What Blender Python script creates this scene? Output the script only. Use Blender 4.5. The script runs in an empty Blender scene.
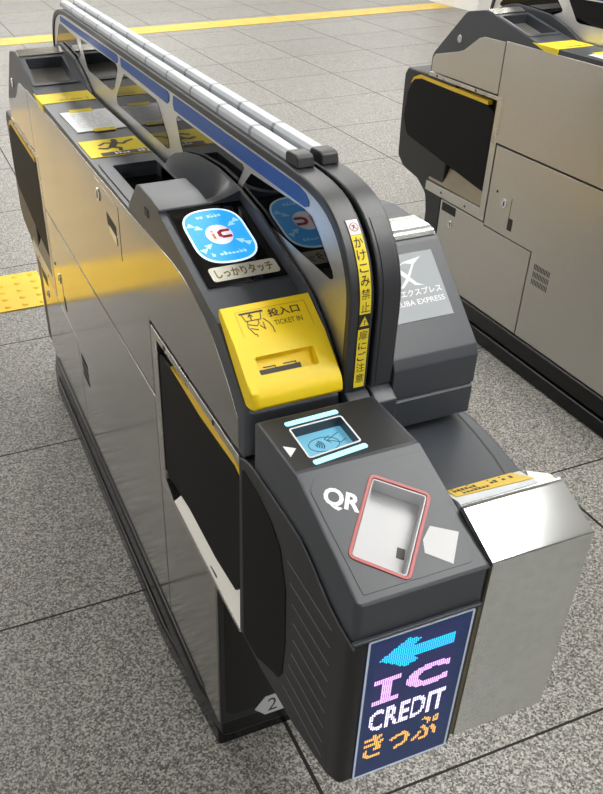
import bpy, bmesh, math, random
from mathutils import Vector, Matrix
from mathutils.bvhtree import BVHTree

random.seed(7)
S = bpy.context.scene
COL = S.collection
V = Vector

# ------------------------------------------------------------------ materials
def newmat(name):
    m = bpy.data.materials.new(name)
    m.use_nodes = True
    nt = m.node_tree
    b = nt.nodes['Principled BSDF']
    return m, nt, b

def N(nt, t, **kw):
    n = nt.nodes.new(t)
    for k, v in kw.items():
        setattr(n, k, v)
    return n

def objco(nt, scale=(1, 1, 1)):
    tc = N(nt, 'ShaderNodeTexCoord')
    mp = N(nt, 'ShaderNodeMapping')
    mp.inputs['Scale'].default_value = scale
    nt.links.new(tc.outputs['Object'], mp.inputs['Vector'])
    return mp.outputs['Vector']

def plain(name, col, rough=.45, metal=0., spec=.5, grain=0., emit=None, estr=0., coat=0., var=.0, nscale=900):
    m, nt, b = newmat(name)
    b.inputs['Base Color'].default_value = (*col, 1)
    b.inputs['Roughness'].default_value = rough
    b.inputs['Metallic'].default_value = metal
    b.inputs['Specular IOR Level'].default_value = spec
    b.inputs['Coat Weight'].default_value = coat
    if emit:
        b.inputs['Emission Color'].default_value = (*emit, 1)
        b.inputs['Emission Strength'].default_value = estr
    co = objco(nt)
    if grain:
        nz = N(nt, 'ShaderNodeTexNoise')
        nz.inputs['Scale'].default_value = nscale
        nt.links.new(co, nz.inputs['Vector'])
        bp = N(nt, 'ShaderNodeBump')
        bp.inputs['Strength'].default_value = grain
        bp.inputs['Distance'].default_value = .0006
        nt.links.new(nz.outputs['Fac'], bp.inputs['Height'])
        nt.links.new(bp.outputs['Normal'], b.inputs['Normal'])
    if var:
        nz = N(nt, 'ShaderNodeTexNoise')
        nz.inputs['Scale'].default_value = 9
        nz.inputs['Detail'].default_value = 5
        nt.links.new(co, nz.inputs['Vector'])
        cr = N(nt, 'ShaderNodeValToRGB')
        cr.color_ramp.elements[0].position = .3
        cr.color_ramp.elements[1].position = .7
        cr.color_ramp.elements[0].color = (*[c * (1 - var) for c in col], 1)
        cr.color_ramp.elements[1].color = (*[min(1, c * (1 + var)) for c in col], 1)
        nt.links.new(nz.outputs['Fac'], cr.inputs['Fac'])
        nt.links.new(cr.outputs['Color'], b.inputs['Base Color'])
    return m

def brushed(name, col, rough, stretch, bump=.05, rvar=.08):
    m, nt, b = newmat(name)
    b.inputs['Metallic'].default_value = 1
    co = objco(nt, stretch)
    nz = N(nt, 'ShaderNodeTexNoise')
    nz.inputs['Scale'].default_value = 60
    nz.inputs['Detail'].default_value = 4
    nt.links.new(co, nz.inputs['Vector'])
    co2 = objco(nt, (3, 3, 3))
    n2 = N(nt, 'ShaderNodeTexNoise')
    n2.inputs['Scale'].default_value = 1.6
    n2.inputs['Detail'].default_value = 6
    nt.links.new(co2, n2.inputs['Vector'])
    mr = N(nt, 'ShaderNodeMapRange')
    mr.inputs['From Min'].default_value = .3
    mr.inputs['From Max'].default_value = .7
    mr.inputs['To Min'].default_value = rough - rvar
    mr.inputs['To Max'].default_value = rough + rvar
    nt.links.new(n2.outputs['Fac'], mr.inputs['Value'])
    nt.links.new(mr.outputs['Result'], b.inputs['Roughness'])
    cr = N(nt, 'ShaderNodeValToRGB')
    cr.color_ramp.elements[0].position = .35
    cr.color_ramp.elements[1].position = .65
    cr.color_ramp.elements[0].color = (*[c * .9 for c in col], 1)
    cr.color_ramp.elements[1].color = (*col, 1)
    nt.links.new(nz.outputs['Fac'], cr.inputs['Fac'])
    nt.links.new(cr.outputs['Color'], b.inputs['Base Color'])
    bp = N(nt, 'ShaderNodeBump')
    bp.inputs['Strength'].default_value = bump
    bp.inputs['Distance'].default_value = .001
    nt.links.new(nz.outputs['Fac'], bp.inputs['Height'])
    nt.links.new(bp.outputs['Normal'], b.inputs['Normal'])
    return m

def emit(name, col, strength, base=(.02, .02, .02)):
    return plain(name, base, .4, emit=col, estr=strength)

M_PL = plain('grey_plastic', (.045, .051, .062), .40, spec=.5, grain=.12, var=.06)
M_ARCH = plain('charcoal_plastic', (.028, .030, .035), .38, spec=.5, grain=.1)
M_PLD = plain('dark_plastic', (.013, .0138, .016), .42, spec=.45, grain=.1, var=.05)
M_BLK = plain('black_plastic', (.008, .008, .008), .5, spec=.35)
M_RUB = plain('black_flap_skin', (.0035, .0035, .0038), .62, spec=.18, grain=.1)
M_BASE = plain('black_plinth_enamel', (.0035, .0038, .0045), .24, spec=.3, var=.3)
M_STEEL = brushed('brushed_steel', (.41, .395, .37), .14, (60, 1.2, 60), .02, .035)
M_STEEL2 = brushed('lightened_satin_steel', (.57, .55, .51), .33, (60, 1.2, 60), .02, .05)
M_STEELF = brushed('satin_steel_frame', (.60, .585, .55), .30, (40, 1.5, 40), .0)
M_BOX = brushed('brushed_box_steel', (.79, .82, .81), .22, (1.5, 60, 1.5), .0, .05)
M_BOXT = brushed('polished_box_steel', (.70, .72, .72), .10, (1.5, 60, 1.5), .0, .03)
M_MIR = brushed('bright_partition_steel', (.72, .71, .69), .42, (60, 1.2, 60), .0, .04)
M_GLASS = plain('black_glass', (.002, .002, .0025), .03, spec=.35)
M_DKGL = plain('smoked_panel', (.13, .125, .115), .3, spec=.5)
M_BLUE = plain('blue_strip_film', (.014, .085, .34), .4, spec=.4, var=.08)
M_YEL = plain('yellow_plastic', (.92, .66, .008), .42, spec=.45, grain=.05, var=.03)
M_YSTK = plain('yellow_sticker_film', (.86, .68, .03), .6, var=.04)
M_YEDGE = plain('yellow_flap_edge', (.72, .46, .02), .5, var=.08)
M_TAG = plain('white_tag_film', (.55, .56, .57), .5)
M_PAPER = plain('white_paper', (.82, .84, .87), .7, var=.03)
M_WHITE = plain('white_ink', (.82, .83, .84), .5)
M_PALE = plain('pale_grey_film', (.50, .53, .56), .3, var=.04)
M_INK = plain('dark_ink', (.02, .018, .012), .5)
M_INKG = plain('faded_ink', (.62, .63, .66), .6)
M_GOLD = plain('ochre_sticker_film', (.60, .42, .045), .4, var=.06)
M_REDB = plain('red_border', (.40, .075, .075), .4)
M_REDI = plain('red_ink', (.62, .02, .03), .4)
M_PINK = plain('faded_pink_film', (.80, .70, .72), .4)
M_WELL = plain('white_well_plastic', (.50, .51, .53), .35)
M_ACR = plain('frosted_acrylic', (.50, .53, .57), .45, spec=.4, var=.05)
M_ACRD = plain('acrylic_clip', (.20, .22, .25), .3)
M_TANSILL = plain('tan_steel_sill', (.26, .22, .15), .45, metal=.5, var=.1)  # plain tan tone for the far flap sill
M_SILL = plain('lit_cream_sill', (.84, .82, .76), .5)  # steel ledge coloured cream to look lit from above
M_CHR = plain('chrome', (.75, .75, .75), .12, metal=1)
M_NAVY = plain('navy_sign_face', (.006, .036, .16), .3, spec=.5)
M_BORD = plain('pale_blue_border', (.60, .69, .86), .4)
M_DISC = emit('lit_blue_disc', (.02, .36, .84), .95, (.01, .12, .4))
M_DISCW = emit('lit_white_ring', (.70, .86, 1.0), .80, (.6, .7, .8))
M_DISCL = emit('lit_pale_ink', (.30, .62, .92), .75, (.4, .6, .8))
M_DISCC = emit('lit_white_centre', (.85, .78, .90), .62, (.6, .6, .65))
M_CYAN = emit('lit_cyan_bar', (.30, .80, 1.0), 1.0, (.3, .6, .7))
M_LCD = emit('lit_reader_screen', (.13, .42, .60), .55, (.12, .3, .4))
L_OFF = emit('led_dim', (.16, .08, .42), .34)
L_BLU = emit('led_cyan', (.02, .58, 1.0), 1.6)
L_PNK = emit('led_pink', (.95, .50, 1.0), 1.6)
L_WHT = emit('led_lilac_white', (.92, .84, 1.0), 1.7)
L_AMB = emit('led_amber', (1.0, .50, .10), 1.5)

# ------------------------------------------------------------------ geometry helpers
GO = V((.431, 1.5, 0))        # base point of the nearer gate; its meshes are local to it

class Fr:
    """a plane in space: point(a, b, c) = origin + a*u + b*v + c*normal"""
    def __init__(s, o, u, v):
        s.o, s.u, s.v = V(o), V(u), V(v)
        s.n = s.u.cross(s.v).normalized()
    def p(s, a, b, c=0.):
        return s.o + s.u * a + s.v * b + s.n * c

def prism(bm, lo, hi, mi=0):
    a = [bm.verts.new(p) for p in lo]
    b = [bm.verts.new(p) for p in hi]
    n = len(a)
    fs = [bm.faces.new(a[::-1]), bm.faces.new(b)]
    for i in range(n):
        fs.append(bm.faces.new((a[i], a[(i + 1) % n], b[(i + 1) % n], b[i])))
    for f in fs:
        f.material_index = mi
    return fs

def px(bm, poly, x0, x1, mi=0):
    return prism(bm, [V((x0, y, z)) for y, z in poly], [V((x1, y, z)) for y, z in poly], mi)

def pz(bm, poly, z0, z1, mi=0):
    return prism(bm, [V((x, y, z0)) for x, y in poly], [V((x, y, z1)) for x, y in poly], mi)

def pf(bm, fr, poly, c0, c1, mi=0):
    return prism(bm, [fr.p(a, b, c0) for a, b in poly], [fr.p(a, b, c1) for a, b in poly], mi)

def box(bm, x0, x1, y0, y1, z0, z1, mi=0):
    return pz(bm, [(x0, y0), (x1, y0), (x1, y1), (x0, y1)], z0, z1, mi)

def ring(bm, fr, outer, inner, c0, c1, mi=0):
    n = len(outer)
    L = [[bm.verts.new(fr.p(a, b, c)) for a, b in pts] for pts in (outer, inner) for c in (c0, c1)]
    o0, o1, i0, i1 = L
    for i in range(n):
        j = (i + 1) % n
        for q in ((o1[i], o1[j], i1[j], i1[i]), (o0[j], o0[i], i0[i], i0[j]),
                  (o0[i], o0[j], o1[j], o1[i]), (i0[j], i0[i], i1[i], i1[j])):
            bm.faces.new(q).material_index = mi

def rp(pts, r, n=5):
    """round the corners of a polygon"""
    out = []
    k = len(pts)
    for i, p in enumerate(pts):
        rr = r[i] if isinstance(r, (list, tuple)) else r
        P, A, B = V(p).to_2d(), V(pts[i - 1]).to_2d(), V(pts[(i + 1) % k]).to_2d()
        if rr <= 0:
            out.append(tuple(P)); continue
        da, db = (A - P), (B - P)
        la, lb = da.length, db.length
        da.normalize(); db.normalize()
        ang = da.angle(db)
        d = min(rr / math.tan(ang / 2), la * .48, lb * .48)
        s, e = P + da * d, P + db * d
        for t in range(n + 1):
            t /= n
            q = s * (1 - t) ** 2 + P * 2 * t * (1 - t) + e * t * t
            out.append((q.x, q.y))
    return out

def grow(pts, d):
    """scale-free inset (negative) or outset of a roughly convex loop"""
    k = len(pts)
    area = sum(pts[i][0] * pts[(i + 1) % k][1] - pts[(i + 1) % k][0] * pts[i][1] for i in range(k))
    sg = 1 if area > 0 else -1
    out = []
    for i in range(k):
        P, A, B = V(pts[i]).to_2d(), V(pts[i - 1]).to_2d(), V(pts[(i + 1) % k]).to_2d()
        e1, e2 = (P - A).normalized(), (B - P).normalized()
        n1, n2 = V((e1.y, -e1.x)) * sg, V((e2.y, -e2.x)) * sg
        m = n1 + n2
        m = m / max(.35, m.dot(n1)) if m.length > 1e-6 else n1
        q = P + m * d
        out.append((q.x, q.y))
    return out

def rect(a0, b0, a1, b1):
    return [(a0, b0), (a1, b0), (a1, b1), (a0, b1)]

def rot(pts, c, ang):
    ca, sa = math.cos(ang), math.sin(ang)
    return [(c[0] + (x - c[0]) * ca - (y - c[1]) * sa, c[1] + (x - c[0]) * sa + (y - c[1]) * ca) for x, y in pts]

def circ(cx, cy, rx, ry=None, n=28):
    ry = rx if ry is None else ry
    return [(cx + rx * math.cos(2 * math.pi * i / n), cy + ry * math.sin(2 * math.pi * i / n)) for i in range(n)]

def stroke(bm, fr, pts, w, c0, c1, mi=0):
    for (a, b) in zip(pts[:-1], pts[1:]):
        d = V(b).to_2d() - V(a).to_2d()
        if d.length < 1e-6: continue
        d.normalize()
        n = V((-d.y, d.x)) * w / 2
        e = d * w * .3
        A, B = V(a).to_2d() - e, V(b).to_2d() + e
        pf(bm, fr, [tuple(A - n), tuple(B - n), tuple(B + n), tuple(A + n)], c0, c1, mi)

def text_mesh(s, bold=0.):
    c = bpy.data.curves.new('lettering', 'FONT')
    c.body = s
    c.offset = bold
    c.resolution_u = 3
    o = bpy.data.objects.new('lettering', c)
    COL.objects.link(o)
    dg = bpy.context.evaluated_depsgraph_get()
    dg.update()
    m = bpy.data.meshes.new_from_object(o.evaluated_get(dg))
    vs = [v.co.to_2d() for v in m.vertices]
    fs = [tuple(p.vertices) for p in m.polygons]
    bpy.data.objects.remove(o)
    bpy.data.curves.remove(c)
    bpy.data.meshes.remove(m)
    x0, x1 = min(v.x for v in vs), max(v.x for v in vs)
    y0, y1 = min(v.y for v in vs), max(v.y for v in vs)
    return [((v.x - x0) / (x1 - x0) - .5, (v.y - y0) / (y1 - y0) - .5) for v in vs], fs

def text(bm, s, fr, cx, cy, w, h, ang=0., c=.0004, mi=0, bold=0., fn=None):
    vs, fs = text_mesh(s, bold)
    ca, sa = math.cos(ang), math.sin(ang)
    vv = []
    for x, y in vs:
        x, y = x * w, y * h
        a, b = cx + x * ca - y * sa, cy + x * sa + y * ca
        vv.append(bm.verts.new(fn(a, b) if fn else fr.p(a, b, c)))
    for f in fs:
        try:
            bm.faces.new([vv[i] for i in f]).material_index = mi
        except ValueError:
            pass

def solid(o, bm):
    return bm

def part(name, bm, mats, parent=None, bevel=0., seg=2, ang=35, recalc=True, label=None, off=None):
    if recalc:
        bmesh.ops.recalc_face_normals(bm, faces=bm.faces)
    o_ = GO if off is None else off
    bmesh.ops.translate(bm, verts=bm.verts, vec=-o_)
    me = bpy.data.meshes.new(name)
    bm.to_mesh(me); bm.free()
    for m in (mats if isinstance(mats, (list, tuple)) else [mats]):
        me.materials.append(m)
    me.polygons.foreach_set('use_smooth', [True] * len(me.polygons))
    me.set_sharp_from_angle(angle=math.radians(ang))
    o = bpy.data.objects.new(name, me)
    COL.objects.link(o)
    if parent: o.parent = parent
    if bevel:
        md = o.modifiers.new('bevel', 'BEVEL')
        md.width = bevel; md.segments = seg; md.limit_method = 'ANGLE'; md.angle_limit = math.radians(30)
        md.harden_normals = True
    if label: o['label'] = label
    return o

def cut(o, bm):
    """carve a cutter out of a part and keep the result as plain mesh"""
    bmesh.ops.recalc_face_normals(bm, faces=bm.faces)
    bmesh.ops.translate(bm, verts=bm.verts, vec=-GO)
    me = bpy.data.meshes.new('cutter'); bm.to_mesh(me); bm.free()
    c = bpy.data.objects.new('cutter', me); COL.objects.link(c); c.parent = gate
    md = o.modifiers.new('cut', 'BOOLEAN'); md.object = c; md.operation = 'DIFFERENCE'; md.solver = 'EXACT'
    # carve before the bevel
    while o.modifiers[0] != md:
        o.modifiers.move(len(o.modifiers) - 1, 0)
    bev = [m for m in o.modifiers if m.type == 'BEVEL']
    st = [(m.width, m.segments, m.angle_limit) for m in bev]
    for m in bev: o.modifiers.remove(m)
    dg = bpy.context.evaluated_depsgraph_get(); dg.update()
    nm = bpy.data.meshes.new_from_object(o.evaluated_get(dg))
    o.modifiers.clear()
    old = o.data; o.data = nm; nm.name = old.name
    bpy.data.objects.remove(c); bpy.data.meshes.remove(me); bpy.data.meshes.remove(old)
    for w, s, a in st:
        md = o.modifiers.new('bevel', 'BEVEL'); md.width = w; md.segments = s; md.limit_method = 'ANGLE'; md.angle_limit = a
        md.harden_normals = True
    nm.set_sharp_from_angle(angle=math.radians(35))

def B(): return bmesh.new()

def loft_x(bm, poly, x0, x1, yf, rad, n=6):
    sl = [(x0 + rad * (1 - math.cos(math.pi / 2 * k / n)), yf + rad * (1 - math.sin(math.pi / 2 * k / n))) for k in range(n + 1)] + [(x1, yf)]
    rows = [[bm.verts.new((x, max(y, m), z)) for y, z in poly] for x, m in sl]
    bm.faces.new(rows[0]); bm.faces.new(rows[-1][::-1])
    k = len(poly)
    for a, b in zip(rows[:-1], rows[1:]):
        for i in range(k):
            bm.faces.new((a[i], b[i], b[(i + 1) % k], a[(i + 1) % k]))


# ------------------------------------------------------------------ the gate
gate = bpy.data.objects.new('ticket_gate', None)
COL.objects.link(gate)
gate.location = GO
gate.empty_display_size = .1
gate['label'] = 'nearer grey ticket gate with glowing sign, blue touch disc and yellow ticket slot'
gate['category'] = 'ticket gate'
gate['group'] = 'ticket gates in the row'

CX = .862       # left and right faces mirror about half of this
XL = .285       # left face

# plinth
bm = B()
pz(bm, [(.292, .835), (.272, 1.10), (.270, 2.10), (.285, 2.20), (.577, 2.20), (.592, 2.10), (.590, 1.10), (.570, .835)], 0, .045)
pl = part('plinth', bm, M_BASE, gate, .006)
bm = B()
pz(bm, [(.2945, .818), (.279, .90), (.277, 2.12), (.292, 2.185), (.570, 2.185), (.585, 2.12), (.583, .90), (.5675, .818)], .045, .100)
part('plinth_ledge', bm, M_BASE, pl, .008)

# dark core that the panels hang on
bm = B(); box(bm, .306, .556, .83, 2.13, .05, .80)
part('inner_frame', bm, M_BLK, gate)

# steel cladding, both faces
def mx(x, m): return CX - x if m else x

PANELS = {
    'upper_panel': [(.717, .735), (.719, .779), (.751, .810), (.790, .840), (.821, .857), (.861, .868), (.90, .875), (.94, .878), (1.0, .877), (1.15, .873), (1.4, .870),
                    (1.989, .866), (1.989, .603), (1.072, .603), (1.072, .735)],
    'corner_panel': [(1.992, .727), (1.992, .863), (2.085, .861), (2.11, .854), (2.173, .812), (2.20, .803), (2.315, .777), (2.325, .765), (2.325, .727)],
    'lower_panel': [(1.071, .102), (1.7335, .102), (1.7335, .3625), (1.958, .3625), (1.958, .5985), (1.071, .5985)],
    'service_door': [(1.7365, .102), (2.165, .102), (2.185, .12), (2.185, .366), (1.958, .366), (1.958, .3595), (1.7365, .3595)],
    'corner_cover': [(.811, .102), (1.0675, .102), (1.0675, .4255), (.811, .4255)],
}
for m in (0, 1):
    P = {}
    for nm, poly in PANELS.items():
        bm = B(); px(bm, poly, mx(XL, m), mx(XL + .021, m))
        P[nm] = part(nm, bm, M_STEEL, gate, .0012, 1)
    # near flap: frame, ledge, flap
    f = lambda x: mx(x, m)
    bm = B()
    px(bm, [(.715, .7285), (1.066, .7285), (1.066, .4275), (.715, .4275), (.715, .434), (1.0, .4365), (1.0395, .455), (1.0395, .7155), (.715, .7155)], f(.2845), f(.2985))
    fr_ = part('flap_frame', bm, M_STEELF, gate, .0008, 1)
    bm = B()
    prism(bm, [V((f(.2855), .715, .434)), V((f(.304), .715, .492)), V((f(.304), .97, .482)), V((f(.2855), 1.0, .438))],
          [V((f(.306), .715, .430)), V((f(.312), .715, .488)), V((f(.312), .97, .478)), V((f(.306), 1.0, .434))])
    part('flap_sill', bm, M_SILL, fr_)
    bm = B()
    px(bm, rp([(1.037, .693), (.991, .698), (.86, .6905), (.735, .698), (.7165, .692), (.7165, .53), (.722, .505), (.736, .487), (.811, .478), (.924, .480), (.985, .472), (1.03, .464), (1.043, .486), (1.04, .51)],
              .006), f(.2865), f(.303))
    fl = part('flap_door', bm, M_RUB, gate, .003)
    bm = B()
    px(bm, [(.985, .699), (.93, .706), (.85, .7125), (.74, .7125), (.7165, .705), (.7165, .694), (.735, .700), (.86, .693), (.98, .6985)], f(.2875), f(.302))
    px(bm, [(.7150, .69), (.7175, .69), (.7175, .52), (.7150, .50)], f(.2875), f(.302))
    part('yellow_edge', bm, M_YEDGE, fl, label='yellow edge of the flap')
    # far flap
    bm = B()
    px(bm, [(1.962, .7235), (2.335, .7235), (2.335, .7125), (1.988, .7125), (1.988, .405), (2.28, .400), (2.28, .370), (1.962, .370)], f(.2845), f(.2985))
    fr_ = part('flap_frame', bm, M_STEELF, gate, .0008, 1)
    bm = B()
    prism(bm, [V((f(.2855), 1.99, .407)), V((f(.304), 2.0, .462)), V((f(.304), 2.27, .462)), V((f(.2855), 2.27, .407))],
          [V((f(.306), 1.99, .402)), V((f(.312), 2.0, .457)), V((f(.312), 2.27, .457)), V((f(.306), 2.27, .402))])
    part('flap_sill', bm, M_TANSILL, fr_)
    bm = B()
    px(bm, rp([(2.028, .690), (1.993, .676), (1.991, .452), (2.03, .456), (2.429, .508), (2.458, .560), (2.448, .640), (2.42, .684), (2.375, .692)], [.004, .01, .003, .01, .03, .03, .03, .02, .02]), f(.2865), f(.303))
    fl = part('flap_door', bm, M_RUB, gate, .003)
    bm = B()
    px(bm, [(2.433, .670), (2.42, .690), (2.385, .704), (2.20, .7035), (2.03, .7025), (2.028, .692), (2.20, .6925), (2.375, .6945), (2.415, .685)], f(.2862), f(.302))
    part('yellow_edge', bm, M_YEDGE, fl, label='yellow edge of the flap')
    # far pod that takes the flap
    bm = B()
    px(bm, rp([(2.28, .716), (2.462, .712), (2.478, .690), (2.477, .571), (2.472, .43), (2.435, .400), (2.34, .385), (2.285, .352), (2.272, .30), (2.268, .105), (2.19, .105), (2.19, .716)],
              [0, .01, .01, .03, .02, .03, .04, .04, .03, 0, 0, 0]), f(.288), f(.42))
    part('flap_pod', bm, M_PLD, gate, .006)
    # screws of the frames
    for (y, z) in ((1.0, .7215), (.80, .7215), (2.29, .718), (2.09, .718), (2.19, .385), (2.06, .384), (1.92, .476)):
        bm = B()
        prism(bm, [V((f(.2838), y + .004 * math.cos(a), z + .004 * math.sin(a))) for a in [i * math.pi / 5 for i in range(10)]],
              [V((f(.288), y + .004 * math.cos(a), z + .004 * math.sin(a))) for a in [i * math.pi / 5 for i in range(10)]])
        part('frame_screw', bm, M_INK, gate)
    # service door and lower panel fittings
    def disc(y, z, r, x, mat, name, par):
        bm = B()
        pts = circ(y, z, r, n=20)
        px(bm, pts, f(x), f(.287))
        o = part(name, bm, mat, par, .001)
        bm = B(); px(bm, rect(y - .0018, z - r * .5, y + .0018, z + r * .5), f(x - .0006), f(x + .002))
        part('keyhole', bm, M_INK, o)
    disc(1.882, .452, .013, .2825, M_CHR, 'lock', P['lower_panel'])
    disc(2.12, .305, .011, .2825, M_CHR, 'lock', P['service_door'])
    bm = B(); px(bm, rect(2.10, .335, 2.175, .362), f(.2845), f(.29))
    part('finger_pull', bm, M_BLK, P['service_door'])
    bm = B(); px(bm, rect(1.833, .385, 1.853, .42), f(.2845), f(.29))
    px(bm, rect(1.8505, .42, 1.853, .475), f(.2847), f(.29))
    part('finger_pull', bm, M_INK, P['lower_panel'])
    bm = B()
    for r in range(3):
        for k in range(11):
            y0 = 1.645 + k * .0062 + .001
            z0 = .276 + r * .022
            px(bm, [(y0, z0), (y0 + .0028, z0 + .001), (y0 + .0028, z0 + .017), (y0, z0 + .016)], f(.2846), f(.29))
    part('vent_slots', bm, M_INK, P['lower_panel'])
    # catch plate of the upper panel
    bm = B()
    px(bm, [(1.208, .770), (1.355, .800), (1.355, .862), (1.208, .858)], f(.2843), f(.288))
    cp = part('catch_plate', bm, M_STEEL, P['upper_panel'], .0004, 1)
    disc(1.335, .838, .011, .2822, M_CHR, 'lock', P['upper_panel'])
    bm = B(); px(bm, [(1.228, .790), (1.285, .806), (1.285, .826), (1.228, .820)], f(.2840), f(.288))
    part('finger_pull', bm, M_BLK, cp)
    bm = B(); px(bm, [(1.228, .788), (1.270, .798), (1.270, .808), (1.228, .803)], f(.2832), f(.288))
    part('pull_lip', bm, M_CHR, cp)

# ---- dark front end below the pod
bm = B(); box(bm, .287, .575, .807, .84, .100, .445)
fe = part('end_cover', bm, M_PLD, gate, .004)
FE = Fr((0, .807, 0), (1, 0, 0), (0, 0, 1))
bm = B(); pf(bm, FE, rp(rect(.296, .120, .566, .46), .02), 0, .0012)
part('inset_panel', bm, M_BLK, fe, .0008, 1)
bm = B()
pf(bm, FE, [(.347, .113), (.366, .091), (.402, .091), (.402, .138), (.366, .138)], .0012, .0018)
hx = part('number_tag', bm, M_PALE, fe)
bm = B(); text(bm, '2', FE, .379, .1145, .017, .032, c=.0021)
part('lettering', bm, M_INK, hx)

# ---- left module housing
H1 = rp([(.722, .7335), (.703, .7335), (.694, .742), (.694, .797), (.702, .806), (.778, .868), (.835, .8838), (1.000, .9262), (1.010, .9262), (1.025, .879), (1.86, .879),
      (2.06, .9195), (2.10, .926), (2.175, .914), (2.19, .906), (2.322, .782), (2.330, .765), (2.330, .728), (2.20, .7275)],
     [0, .004, .004, .008, .004, .02, .05, .004, .004, .004, .03, .03, .02, .01, .01, .01, .006, 0, 0], 4)
bm = B(); loft_x(bm, H1, .2862, .398, .694, .010, 5)
house = part('top_housing', bm, M_PL, gate, .003)
bm = B(); box(bm, .313, .388, 1.14, 1.337, .845, .90); cut(house, bm)
SL = Fr((0, 0, .879 - .2025 * 1.86), (1, 0, 0), (0, 1, .2025))
bm = B(); pf(bm, SL, rp(rect(.299, 1.918, .384, 2.045), .004), -.03, .02); cut(house, bm)
# hump below which the reader sits
bm = B(); px(bm, rp([(.99, .87), (.99, .9285), (1.03, .9325), (1.082, .9325), (1.094, .929), (1.145, .884), (1.146, .87)], [0, .002, .02, .008, .006, .006, 0], 4), .2864, .3555)
part('hump_cover', bm, M_PL, house, .003)
# curved wing beside the partition
def interp(tab, y):
    for (a, b) in zip(tab[:-1], tab[1:]):
        if a[0] <= y <= b[0]:
            t = (y - a[0]) / (b[0] - a[0]); return a[1] + (b[1] - a[1]) * t
    return tab[0][1] if y < tab[0][0] else tab[-1][1]
CREST = [(.70, .822), (.735, .858), (.78, .888), (.86, .910), (.93, .930), (1.0, .940), (1.08, .943), (1.158, .937), (1.22, .925), (1.26, .913), (1.295, .897), (1.312, .881)]
bm = B()
ys = [.99 + i * (1.312 - .99) / 32 for i in range(33)]
rows = []
for y in ys:
    c = interp(CREST, y)
    t = min(1, max(0, (y - 1.0) / .08)); t = t * t * (3 - 2 * t)
    foot = .9275 * (1 - t) + .8785 * t
    xf = .354 + t * .034
    r = [V((xf, y, foot - .02)), V((xf, y, foot))]
    for k in range(1, 7):
        s = k / 6
        r.append(V((xf + (.397 - xf) * s, y, foot + (c - foot) * (s ** 1.5))))
    r += [V((.4022, y, c)), V((.4032, y, c - .003)), V((.4032, y, .86))]
    rows.append([bm.verts.new(p) for p in r])
for a, b in zip(rows[:-1], rows[1:]):
    for i in range(len(a) - 1):
        bm.faces.new((a[i], a[i + 1], b[i + 1], b[i]))
    bm.faces.new((a[-1], a[0], b[0], b[-1]))
bm.faces.new(rows[0]); bm.faces.new(rows[-1])
part('side_wing', bm, M_PL, house, ang=40)
bm = B()
yy = [.70 + i * (.992 - .70) / 20 for i in range(21)]
px(bm, [(y, interp(CREST, y)) for y in yy] + [(y, interp(CREST, y) - .05) for y in yy[::-1]], .3984, .4032)
part('side_rail', bm, M_PL, house, .001, 1)
# far wing
bm = B()
CR2 = [(1.84, .880), (1.90, .905), (1.97, .926), (2.05, .932), (2.12, .934), (2.18, .920), (2.23, .885)]
yy = [1.84 + i * .39 / 20 for i in range(21)]
px(bm, [(y, interp(CR2, y)) for y in yy] + [(y, .85) for y in yy[::-1]], .3975, .4032)
part('side_wing', bm, M_PL, house, .0015)
# recess floor, slot well
bm = B(); box(bm, .3132, .3878, 1.1402, 1.3368, .850, .858)
part('recess_window', bm, M_GLASS, house)
bm = B(); ring(bm, Fr((0, 0, .879), (1, 0, 0), (0, 1, 0)), rp(rect(.293, 1.130, .394, 1.358), .006), rp(rect(.3135, 1.141, .3875, 1.3365), .004), 0, .0025)
part('recess_rim', bm, M_PL, house, .001, 1)
bm = B(); pf(bm, SL, rect(.2995, 1.9185, .3835, 2.0445), -.026, -.022)
part('slot_floor', bm, M_DKGL, house)
bm = B(); pf(bm, SL, rect(.2885, 2.060, .3935, 2.096), .0005, .0035)
part('slot_trim', bm, M_STEELF, house, .001, 1)
bm = B(); ring(bm, SL, rp(rect(.289, 1.905, .393, 2.055), .006), rp(rect(.2995, 1.9185, .3835, 2.0445), .004), 0, .002)
part('slot_rim', bm, M_PL, house, .001, 1)
# tiny sensor on hump side
bm = B(); px(bm, rect(1.040, .900, 1.056, .911), .2854, .288)
part('side_sensor', bm, M_BLK, house)
bm = B()
FL = Fr((XL, 0, 0), (0, -1, 0), (0, 0, 1))
pf(bm, FL, circ(-2.2, .838, .011, n=18), -.002, .002)
part('lock', bm, M_CHR, house, .001, 1)

# tray stickers
TR = Fr((0, 0, .8795), (1, 0, 0), (0, 1, 0))
def marks(bm, fr, x0, x1, y, n, h, c, mi=0, seed=1):
    rnd = random.Random(seed)
    x = x0; w = (x1 - x0) / n
    for i in range(n):
        if rnd.random() < .16: x += w; continue
        ww = w * .72
        pf(bm, fr, rect(x, y, x + ww, y + h * rnd.uniform(.55, 1)), c, c + .0002, mi)
        if rnd.random() < .5:
            pf(bm, fr, rect(x, y + h * 1.1, x + ww * rnd.uniform(.3, .8), y + h * 1.35), c, c + .0002, mi)
        x += w
bm = B(); pf(bm, TR, rect(.2868, 1.785, .397, 1.885), 0, .0006)
px(bm, [(1.785, .866), (1.83, .866), (1.885, .8798), (1.785, .8798)], .2836, .2866)
s1 = part('notice_sticker', bm, M_YSTK, house, label='plain yellow sticker folded over the tray edge')
bm = B(); marks(bm, TR, .325, .385, 1.797, 14, .010, .0007, 0, 3)
part('lettering', bm, plain('ochre_ink', (.45, .33, .01), .5), s1)
bm = B(); pf(bm, TR, rot(rect(.303, 1.553, .396, 1.700), (.35, 1.63), .02), .0004, .0012)
s2 = part('paper_notice', bm, M_PAPER, house, label='white sheet taped to the tray with yellow tape')
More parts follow.
